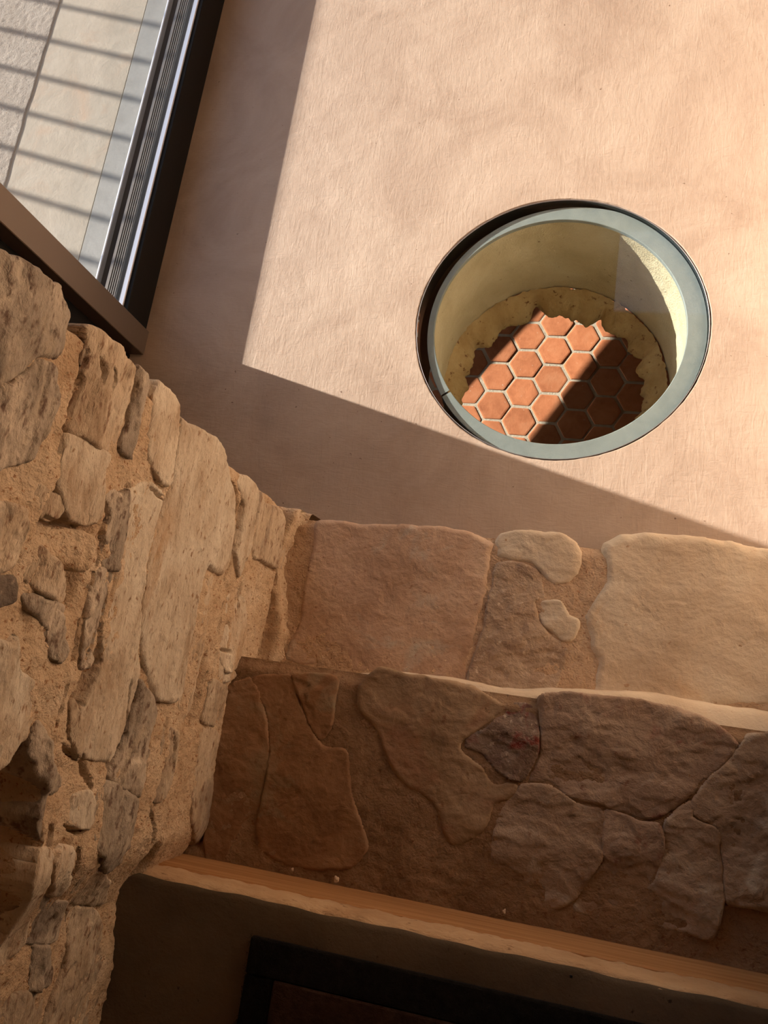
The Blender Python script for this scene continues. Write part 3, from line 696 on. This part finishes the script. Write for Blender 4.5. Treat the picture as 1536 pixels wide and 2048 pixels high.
def make_step(label, mm, zt, zb, y0, y1, table, facets):
    st = tag(empty('stone_step', (0.1, (y0 + y1) / 2, zb)), label, 'step')
    xs = np.arange(-0.71, 0.556, 0.0045)
    ys = np.arange(y0, y1 - 0.012, 0.0045)
    Xg, Yg = np.meshgrid(xs, ys, indexing='ij')
    Xg, Yg = Xg.ravel(), Yg.ravel()
    hh = -0.0012 + 0.0045 * fbm(p3(Xg, Yg, 9, 9, zt * 10), 4) + 0.003 * fbm(p3(Xg, Yg, 60, 60, 3.0), 3)
    edge = (y1 - 0.012) - Yg
    if zt > 0.3:
        hh -= 0.03 * (1 - smooth(-0.681, -0.668, Xg + 0.004 * np.sin(Yg * 40))) * smooth(-0.37, -0.33, Yg) * (1 - smooth(-0.06, -0.02, Yg))
    hh -= 0.02 * (1 - smooth(0, 0.03, edge))
    mo = mesh_from('mortar_bed', np.stack([Xg, Yg, zt + hh], 1), grid_faces(len(xs), len(ys)), M[mm], st, True)
    for k, (tone, poly) in enumerate(table):
        fa, R, ex = facets[k]
        so = stone('stone', poly, place_step(zt), 0.004, R, fa, 300 + int(zt * 100) + k * 7, M[tone], st, res=0.0036, depth=zt - zb + 0.005 if ex else 0.05,
              wob=0.0035, grain=0.9, level=0.7, grow=0.0035)
        if tone == 'tread_red':
            so['label'] = 'dark grey and wine-red rock'
    return st

step1 = make_step('lower stone step of smooth pale slabs rising straight from the plaster floor', 'step_mortar', 0.17, 0.0, 0.05, 0.43, STEP1,
                  [(0.30, 0.018, 1), (0.35, 0.016, 1), (0.8, 0.006, 0), (0.5, 0.008, 0), (0.22, 0.028, 1)])
boxes('riser_core', [(-0.70, 0.555, 0.10, 0.385, 0.0, 0.135)], M['step_mortar'], step1)
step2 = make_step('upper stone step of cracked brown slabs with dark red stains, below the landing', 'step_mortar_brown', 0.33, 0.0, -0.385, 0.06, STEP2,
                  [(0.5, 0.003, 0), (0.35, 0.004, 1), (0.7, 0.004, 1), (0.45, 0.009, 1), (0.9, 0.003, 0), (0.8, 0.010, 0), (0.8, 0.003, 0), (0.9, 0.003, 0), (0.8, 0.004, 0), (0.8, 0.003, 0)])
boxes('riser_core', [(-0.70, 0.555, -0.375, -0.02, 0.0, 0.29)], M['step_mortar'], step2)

# smooth pale riser of the upper step: a bull-nosed face that leans out to the right
xs = np.arange(-0.70, 0.556, 0.005)
prof = np.linspace(0, 1, 26)
Xg, Tg = np.meshgrid(xs, prof, indexing='ij')
lean = np.interp(Xg, [-0.7, -0.35, -0.08, 0.1, 0.25, 0.36, 0.9], [0.012, 0.015, 0.036, 0.052, 0.083, 0.100, 0.100])
ytop = np.interp(Xg, [-0.7, -0.56, -0.34, -0.2, -0.08, 0.1, 0.25, 0.36, 0.9], [0.0, 0.0, 0.045, 0.04, 0.022, 0.030, 0.012, -0.012, -0.012])
tt = Tg
Yg = ytop - 0.022 + np.where(tt < 0.5, smooth(0, 0.5, tt) * (lean + 0.022), lean + 0.022 + (tt - 0.5) * 0.01)
drop = np.where(tt < 0.5, 0.010 + (tt / 0.5) ** 1.4 * (0.03 + 0.55 * lean), 0.040 + 0.55 * lean + (tt - 0.5) / 0.5 * (0.125 - 0.55 * lean))
Zg = 0.33 - 0.004 - drop
wob = fbm(p3(Xg.ravel(), Tg.ravel(), 12, 4, 2.0), 3).reshape(Xg.shape) * 0.006
mesh_from('riser', np.stack([Xg, Yg + wob, Zg + wob * 0.5], -1).reshape(-1, 3), grid_faces(len(xs), len(prof)), M['tread_pale'], step2, True)

# mortar fillet where the lower step meets the wall
ys = np.arange(0.05, 0.446, 0.005)
ang = np.linspace(0, 1, 16)
Yg, Ag = np.meshgrid(ys, ang, indexing='ij')
wd = 0.050 + 0.014 * np.sin(Yg * 16)
prof_x = -0.700 + wd * (1.55 * Ag + 0.35 * np.exp(-((Ag - 0.55) / 0.14) ** 2))
prof_z = 0.165 + 0.070 * (1 - Ag) ** 1.6 + 0.022 * np.exp(-((Ag - 0.55) / 0.16) ** 2) - 0.03 * np.clip(Ag - 0.85, 0, 1)
nz = fbm(p3(Yg.ravel(), Ag.ravel(), 30, 5, 7.0), 3).reshape(Yg.shape) * 0.006
drop = 0.24 * smooth(0.428, 0.446, Yg)
mesh_from('mortar_fillet', np.stack([prof_x + nz, Yg, np.maximum(prof_z + nz - drop, -0.012)], -1).reshape(-1, 3), grid_faces(len(ys), len(ang))[:, ::-1], M['mortar'], step1, True)

# ------------------------------------------------------------------ landing, its edge and its timber
xs = np.arange(-0.80, 0.558, 0.006)
rows = [(-1.45, 0.0), (-0.70, 0.0), (-0.46, 0.0), (-0.42, 0.0), (-0.400, -0.0005), (-0.394, -0.0018), (-0.390, -0.004)]
V = []
for x in xs:
    w_ = 0.0012 * math.sin(x * 23) + 0.001 * math.sin(x * 61 + 1)
    for (y, dz) in rows:
        V.append((x, y + (w_ if y > -0.45 else 0), 0.51 + dz))
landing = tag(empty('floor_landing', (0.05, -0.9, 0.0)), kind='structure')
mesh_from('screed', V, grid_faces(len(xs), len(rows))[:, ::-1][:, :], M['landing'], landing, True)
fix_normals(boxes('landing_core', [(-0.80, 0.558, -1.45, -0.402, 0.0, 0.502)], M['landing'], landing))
# rough plaster lip
prof = [(-0.402, 0.5065), (-0.396, 0.5055), (-0.389, 0.501), (-0.3845, 0.493), (-0.3825, 0.480), (-0.3815, 0.462), (-0.3815, 0.446), (-0.386, 0.438), (-0.40, 0.436)]
V = []
for x in xs:
    w_ = 0.0012 * math.sin(x * 23) + 0.001 * math.sin(x * 61 + 1)
    for i, (y, zz) in enumerate(prof):
        nn = float(fbm(np.array([[x * 30, i * 0.45, 3.3]]), 4)[0]) * 0.008
        V.append((x, y + nn * 0.7 + (w_ * 0.8 if i < 4 else 0), zz + nn * 0.6 - (0.004 if i == 0 else 0)))
mesh_from('plaster_lip', V, grid_faces(len(xs), len(prof))[:, ::-1], M['lip'], landing, True)
trim = tag(boxes('trim_1', [(-0.80, 0.558, -0.4015, -0.3790, 0.318, 0.447)], M['wood'], None, 0.003), kind='structure')
boxes('hole_shade', [(0.093, 0.098, -0.4055, -0.4005, 0.5085, 0.5105)], M['black_gap'], landing, 0.0008)  # black block painted as the shade inside a small hole

# ------------------------------------------------------------------ doormat
door_mat = tag(empty('doormat', (0.05, -0.80, 0.51)), 'dark doormat with black border and brown centre on the landing', 'doormat')
mx0, mx1, my0, my1 = -0.467, 0.47, -1.10, -0.447
boxes('border', [(mx0, mx1, my1 - 0.062, my1, 0.511, 0.523), (mx0, mx0 + 0.055, my0, my1 - 0.062, 0.511, 0.523),
                 (mx1 - 0.055, mx1, my0, my1 - 0.062, 0.511, 0.523), (mx0 + 0.055, mx1 - 0.055, my0, my0 + 0.062, 0.511, 0.523)], M['mat_black'], door_mat, 0.003)
boxes('coir_pile', [(mx0 + 0.055, mx1 - 0.055, my0 + 0.062, my1 - 0.062, 0.511, 0.526)], M['mat_brown'], door_mat, 0.003)
r = np.random.default_rng(5)
V, F = [], []
for k in range(5200):
    if k < 2000:
        side = k % 2
        if side: x, y = r.uniform(mx0, mx1), my1 - r.uniform(-0.003, 0.06)
        else: x, y = mx0 + r.uniform(-0.003, 0.055), r.uniform(-0.72, my1)
    else:
        x, y = r.uniform(mx0 + 0.055, mx1 - 0.055), r.uniform(-0.72, my1 - 0.06)
    a = r.uniform(0, 6.28); l = r.uniform(0.004, 0.012); w = 0.0006
    dx, dy = math.cos(a) * l * 0.7, math.sin(a) * l * 0.7
    i = len(V)
    V += [(x - w, y, 0.521), (x + w, y + w, 0.521), (x + dx, y + dy, 0.524 + l * 0.7)]
    F.append((i, i + 1, i + 2))
fib = mesh_from('fibres', V[:6000], F[:2000], M['mat_black'], door_mat)
fib['kind'] = 'stuff'
fib2 = mesh_from('coir_fibres', [v for v in V[6000:]], [tuple(i - 6000 for i in f) for f in F[2000:]], M['mat_brown'], door_mat)
fib2['kind'] = 'stuff'

# ------------------------------------------------------------------ sliding glass door
door = tag(empty('door_1', (-1.34, 1.9, 0.0)), kind='structure')
YA, YB = 0.918, 3.12
boxes('bottom_rail', [(-1.352, -1.300, YA, YB, 0.0005, 0.120)], M['bronze'], door, 0.002)
boxes('glazing_bead', [(-1.330, -1.314, 1.0, YB, 0.1205, 0.127)], M['alu'], door, 0.0015)
boxes('stile', [(-1.352, -1.288, YA - 0.002, 0.996, 0.001, 2.2)], M['bronze_lit'], door, 0.002)
boxes('stile', [(-1.352, -1.288, YB - 0.08, YB, 0.001, 2.2)], M['bronze_lit'], door, 0.002)
boxes('top_rail', [(-1.352, -1.300, 0.996, YB - 0.08, 2.12, 2.2)], M['bronze'], door, 0.002)
boxes('glass_pane', [(-1.338, -1.330, 0.996, YB - 0.08, 0.118, 2.12)], M['door_glass'], door)
boxes('jamb', [(-1.46, -1.336, 0.40, YA - 0.003, -0.02, 2.2)], M['bronze'], door, 0.003)
boxes('jamb_bead', [(-1.338, -1.328, 0.838, 0.850, 0.0, 2.2)], M['bronze_lit'], door, 0.001)
boxes('jamb', [(-1.46, -1.353, YB, 3.15, -0.02, 2.2)], M['bronze'], door, 0.003)
boxes('gap_fill', [(-1.376, -1.3525, YA, YB, 0.0, 0.052)], M['track_gap'], door)  # dark violet block filling the gap between bead and ribs
boxes('track_base', [(-1.445, -1.3765, YA, YB, 0.0, 0.050)], M['track'], door)
for k in range(7):
    xk = -1.384 - k * 0.0075
    boxes('track_rib', [(xk - 0.0022, xk + 0.0022, YA, YB, 0.0495, 0.060)], M['track'] if k else M['alu'], door, 0.0008)
boxes('channel', [(-1.474, -1.4455, YA, YB, 0.0, 0.036)], M['bronze'], door)
boxes('outer_lip', [(-1.482, -1.4745, YA, YB, 0.0, 0.058)], M['alu'], door, 0.002)

# ------------------------------------------------------------------ terrace outside
terrace = tag(empty('terrace', (-2.5, 1.6, -0.06)), kind='structure')
boxes('sill_plate', [(-1.604, -1.4825, 0.2, 4.2, -0.05, 0.0)], M['plate'], terrace, 0.002)
xs = np.arange(-2.00, -1.6045, 0.02)
boxes('screed_strip', [(-2.02, -1.6055, 0.2, 4.2, -0.06, -0.003)], M['terrace'], terrace, 0.003)
# rough render with a wavering edge
ys = np.arange(0.2, 4.2, 0.008)
us = np.concatenate([np.linspace(-4.2, -2.3, 12), np.arange(-2.29, -1.972, 0.008), [-1.971, -1.9705]])
Ug, Yg = np.meshgrid(us, ys, indexing='ij')
n_ = fbm(p3(Ug.ravel(), Yg.ravel(), 60, 60, 1.0), 3).reshape(Ug.shape)
e_ = fbm(p3(Yg.ravel() * 0, Yg.ravel(), 1, 5, 6.0), 3).reshape(Ug.shape) * 0.008
Zg = 0.0005 + 0.004 * n_ * (Ug < -1.972)
Zg[-1, :] = -0.01
mesh_from('rough_render', np.stack([Ug + e_ * (Ug > -2.29), Yg, Zg], -1).reshape(-1, 3), grid_faces(len(us), len(ys)), M['render'], terrace, True)
boxes('terrace_slab', [(-4.2, -1.4825, 0.2, 4.2, -0.28, -0.062)], M['render'], terrace)
railing = tag(empty('railing', (-4.0, 2.2, 0.0)), 'black iron railing along the terrace edge outside the glass door', 'railing')
boxes('handrail', [(-4.015, -3.985, 0.5, 4.15, 1.050, 1.075)], M['iron'], railing, 0.003)
bal = None
for k in range(-10, 12):
    yk = 2.385 + k * 0.158
    if bal is None:
        n = 10
        Vb = [(-4.0 + 0.012 * math.cos(2 * math.pi * i / n), 2.262 + 0.012 * math.sin(2 * math.pi * i / n), zz) for zz in (0.003, 1.052) for i in range(n)]
        Fb = [(i, (i + 1) % n, n + (i + 1) % n, n + i) for i in range(n)]
        bal = mesh_from('baluster', Vb, Fb, M['iron'], railing)
        bal.location.y += yk - 2.262
        base_loc, k0 = bal.location.copy(), yk
    else:
        b2 = bal.copy()
        COL.objects.link(b2)
        b2.location = (base_loc.x, base_loc.y + yk - k0, base_loc.z)
ground = tag(boxes('ground', [(-40, -1.75, -30, 40, -2.9, -2.62)], M['earth']), kind='structure')

# ------------------------------------------------------------------ round floor window and the shaft below it
fw = tag(empty('floor_window', (HC[0], HC[1], -0.04)), 'round glass floor window in a grey steel ring set flush in the pink plaster floor', 'floor window')

def lathe(name, prof, c, mat, parent, n=128, shade=True, a0=0.0, a1=2 * math.pi, close=False):
    wrap = abs(a1 - a0 - 2 * math.pi) < 1e-6
    m = n if wrap else n + 1
    V = []
    for k in range(m):
        a = a0 + (a1 - a0) * k / n
        for (rr, zz) in prof:
            V.append((c[0] + rr * math.cos(a), c[1] + rr * math.sin(a), zz))
    F = grid_faces(m, len(prof), wrap)
    o = mesh_from(name, V, F, mat, parent, shade)
    return fix_normals(o)

# glass disc
n = 128
V = [(HC[0] + 0.3975 * math.cos(2 * math.pi * i / n), HC[1] + 0.3975 * math.sin(2 * math.pi * i / n), zz) for zz in (-0.0135, -0.0015) for i in range(n)]
F = [list(range(n - 1, -1, -1)), list(range(n, 2 * n))] + [(i, (i + 1) % n, n + (i + 1) % n, n + i) for i in range(n)]
mesh_from('glass_disc', V, F, M['disc_glass'], fw)
lathe('metal_rim', [(0.3982, -0.017), (0.3982, -0.0005), (0.3996, 0.0), (0.4000, -0.006)], HC, M['rim'], fw)
lathe('recess_wall', [(0.3980, -0.003), (0.3980, -0.060)], HC, M['black_gap'], fw)
# steel support ring, a little off centre, open at one joint
ci, ri, co, ro_ = (-0.0495, 1.0765), 0.3475, (-0.018, 1.069), 0.398
a0 = math.radians(217.3)
V = []
n = 180
for k in range(n + 1):
    a = a0 + math.radians(0.45) + (2 * math.pi - math.radians(0.9)) * k / n
    d = np.array([math.cos(a), math.sin(a)])
    rel = np.array(HC) - np.array(co)
    bq = d @ rel
    r_o = min(-bq + math.sqrt(max(bq * bq - (rel @ rel) + ro_ ** 2, 0)), 0.3972)
    rel = np.array(HC) - np.array(ci)
    bq = d @ rel
    r_i = -bq + math.sqrt(bq * bq - (rel @ rel) + ri ** 2)
    for rr, zz in ((r_i, -0.030), (r_i, -0.0195), (r_i + 0.0015, -0.018), (r_o - 0.001, -0.018), (r_o, -0.019), (r_o, -0.030)):
        V.append((HC[0] + d[0] * rr, HC[1] + d[1] * rr, zz))
fix_normals(mesh_from('steel_ring', V, grid_faces(n + 1, 6), M['steel'], fw))

shaft = tag(empty('wall_shaft', (HC[0], HC[1], -0.5)), kind='structure')
na, nz_ = 220, 46
A = np.linspace(0, 2 * math.pi, na, endpoint=False)
T = np.linspace(0, 1, nz_)
Ag, Tg = np.meshgrid(A, T, indexing='ij')
rr = 0.353 + 0.012 * Tg
zz = -0.030 - 0.397 * Tg
cx, cy = ci[0] + (-0.052 - ci[0]) * Tg, ci[1] + (1.079 - ci[1]) * Tg
nn = fbm(np.stack([np.cos(Ag).ravel() * 5, np.sin(Ag).ravel() * 5, zz.ravel() * 14], 1), 4).reshape(Ag.shape)
nf = fbm(np.stack([np.cos(Ag).ravel() * 30, np.sin(Ag).ravel() * 30, zz.ravel() * 80], 1), 3).reshape(Ag.shape)
rr = rr + 0.006 * nn + 0.0016 * nf
V = np.stack([cx + rr * np.cos(Ag), cy + rr * np.sin(Ag), zz], -1).reshape(-1, 3)
mesh_from('shaft_lining', V, grid_faces(na, nz_, True), M['shaft'], shaft, True)
# ragged clay lip at the foot of the shaft
na, nl = 360, 22
A = np.linspace(0, 2 * math.pi, na, endpoint=False)
T = np.linspace(0, 1, nl)
Ag, Tg = np.meshgrid(A, T, indexing='ij')
ca, sa = np.cos(Ag).ravel(), np.sin(Ag).ravel()
rag = fbm(np.stack([ca * 2.2, sa * 2.2, ca * 0 + 0.7], 1), 2).reshape(Ag.shape) * 0.035 + fbm(np.stack([ca * 7, sa * 7, ca * 0 + 4.1], 1), 3).reshape(Ag.shape) * 0.026
notch = np.zeros_like(Ag)
for ad, wd, dp in ((104, 3.2, 0.032), (66, 3.4, 0.034), (84, 1.6, 0.012), (28, 2.5, 0.012), (150, 3.5, 0.02), (200, 4, 0.02), (330, 4, 0.02)):
    dd = np.abs((np.degrees(Ag) - ad + 180) % 360 - 180)
    notch += dp * np.exp(-(dd / wd) ** 2)
r_in = 0.304 + rag + notch
t2 = Tg
r0 = 0.362 + 0.006 * perlin(np.stack([ca * 5, sa * 5, ca * 0 + 9], 1)).reshape(Ag.shape)
rr = np.where(t2 < 0.7, r0 + (r_in - r0) * smooth(0, 0.7, t2) ** 0.8, r_in + (t2 - 0.7) / 0.3 * 0.06)
zz = np.where(t2 < 0.7, -0.415 - 0.085 * (t2 / 0.7) ** 1.3, -0.50 - 0.02 * (t2 - 0.7) / 0.3)
nf = fbm(np.stack([ca * 16, sa * 16, t2.ravel() * 3], 1), 3).reshape(Ag.shape)
rr = rr + 0.008 * nf
zz = zz + 0.006 * nf
V = np.stack([-0.056 + rr * np.cos(Ag), 1.064 + 0.014 * (1 - t2) + rr * np.sin(Ag), zz], -1).reshape(-1, 3)
mesh_from('ragged_lip', V, grid_faces(na, nl, True), M['lip_clay'], shaft, True)

# ------------------------------------------------------------------ the room below: hexagonal tiles
ZL = -2.6
lower = tag(empty('floor_lower', (0, 1.8, ZL - 0.02)), kind='structure')
xs = np.arange(-1.1, 1.1, 0.02); ys = np.arange(0.9, 3.1, 0.02)
boxes('grout', [(-1.6, 1.7, -1.6, 3.6, ZL - 0.06, ZL - 0.0015)], M['grout'], lower)
ax, bx, o0 = np.array([0.1706, 0.1009]), np.array([-0.0014, -0.1965]), np.array([-0.2833, 2.3852])
base_me = None
rt = random.Random(11)
def hex_mesh():
    R0 = 0.1795 / math.sqrt(3)
    V, F = [], []
    for rr, zz in ((R0, 0.0), (R0, 0.016), (R0 - 0.003, 0.0195), (R0 - 0.012, 0.0205)):
        for k in range(6):
            # small flats at the corners
            for dk in (-0.045, 0.045):
                a = math.pi / 3 * k + dk
                V.append((rr * math.cos(a), rr * math.sin(a), zz))
    for j in range(3):
        for k in range(12):
            F.append((j * 12 + k, j * 12 + (k + 1) % 12, (j + 1) * 12 + (k + 1) % 12, (j + 1) * 12 + k))
    i = len(V)
    V.append((0, 0, 0.0205))
    for k in range(12):
        F.append((36 + k, 36 + (k + 1) % 12, i))
    me = bpy.data.meshes.new('tile')
    me.from_pydata(V, [], F)
    me.materials.append(M['tile'])
    return me
hm = hex_mesh()
for i in range(-4, 8):
    for j in range(-5, 10):
        p = o0 + ax * i + bx * j
        if not (-0.95 < p[0] < 0.80 and 1.25 < p[1] < 2.85):
            continue
        t = bpy.data.objects.new('tile', hm)
        COL.objects.link(t)
        t.parent = lower
        t.location = (p[0] + rt.uniform(-.002, .002), p[1] + rt.uniform(-.002, .002) - 1.8, 0.002 + rt.uniform(-0.0015, 0.0015))
        sc = rt.uniform(0.975, 1.0)
        t.scale = (sc, sc, 1)
        t.rotation_euler = (rt.uniform(-.012, .012), rt.uniform(-.012, .012), math.radians(0.2) + rt.uniform(-.03, .03) + rt.choice([0, 1, 2, 3]) * math.pi / 3)
# walls of the room below; the outer one has an added sloping slot, shaped to throw the sun band on the tiles
def slot_wall():
    yl = [-1.6, 1.2, 4.0]
    top = lambda y: -2.062 + 0.18 * (y - 2.05)
    bot = lambda y: -2.300 + 0.215 * (y - 2.05)
    V, F = [], []
    for x in (-1.75, -1.6):
        for y in (-1.6, 1.0, 3.5, 3.6):
            V += [(x, y, ZL - 0.06), (x, y, bot(y)), (x, y, top(y)), (x, y, -0.40)]
    idx = lambda s, c, r: s * 16 + c * 4 + r
    for c in range(3):
        for r_ in range(3):
            if c == 1 and r_ == 1:
                for (a, b) in (((1, 1), (2, 1)), ((1, 2), (2, 2))):
                    F.append((idx(0, *a), idx(0, *b), idx(1, *b), idx(1, *a)))
                continue
            for s_ in (0, 1):
                F.append((idx(s_, c, r_), idx(s_, c + 1, r_), idx(s_, c + 1, r_ + 1), idx(s_, c, r_ + 1)))
    return V, F
V, F = slot_wall()
tag(mesh_from('wall_lower', V, F, M['shaft']), kind='structure')
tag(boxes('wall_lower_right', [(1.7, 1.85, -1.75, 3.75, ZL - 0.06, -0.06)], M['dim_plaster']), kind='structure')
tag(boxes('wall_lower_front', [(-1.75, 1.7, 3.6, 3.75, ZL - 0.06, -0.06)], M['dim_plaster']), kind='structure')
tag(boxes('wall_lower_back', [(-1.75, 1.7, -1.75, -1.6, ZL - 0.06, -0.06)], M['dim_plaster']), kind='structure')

# ------------------------------------------------------------------ crumbs of plaster on the steps
def crumb(x, y, zc, s, seed, label):
    r_ = np.random.default_rng(seed)
    import bmesh
    bm = bmesh.new()
    bmesh.ops.create_icosphere(bm, subdivisions=2, radius=1.0)
    for v in bm.verts:
        k = 1 + 0.35 * math.sin(v.co.x * 3 + seed) * math.cos(v.co.y * 4) + r_.uniform(-0.12, 0.12)
        v.co = Vector((v.co.x * k * s, v.co.y * k * s * 1.3, v.co.z * k * s * 0.6))
    zmin = min(v.co.z for v in bm.verts)
    for v in bm.verts:
        v.co.z -= zmin
    me = bpy.data.meshes.new('plaster_crumb')
    bm.to_mesh(me)
    bm.free()
    me.materials.append(M['crumb'])
    o = bpy.data.objects.new('plaster_crumb', me)
    COL.objects.link(o)
    o.location = (x, y, zc)
    return tag(o, label, 'crumb', 'plaster crumbs on the steps')

crumb(-0.366, -0.366, 0.335, 0.0055, 1, 'largest pale plaster crumb on the brown step beside the timber riser')
crumb(-0.462, -0.365, 0.335, 0.0030, 2, 'small pale plaster crumb at the timber riser, nearest the stone wall')
crumb(-0.028, -0.362, 0.335, 0.0032, 3, 'small pale plaster crumb at the timber riser, farthest from the stone wall')
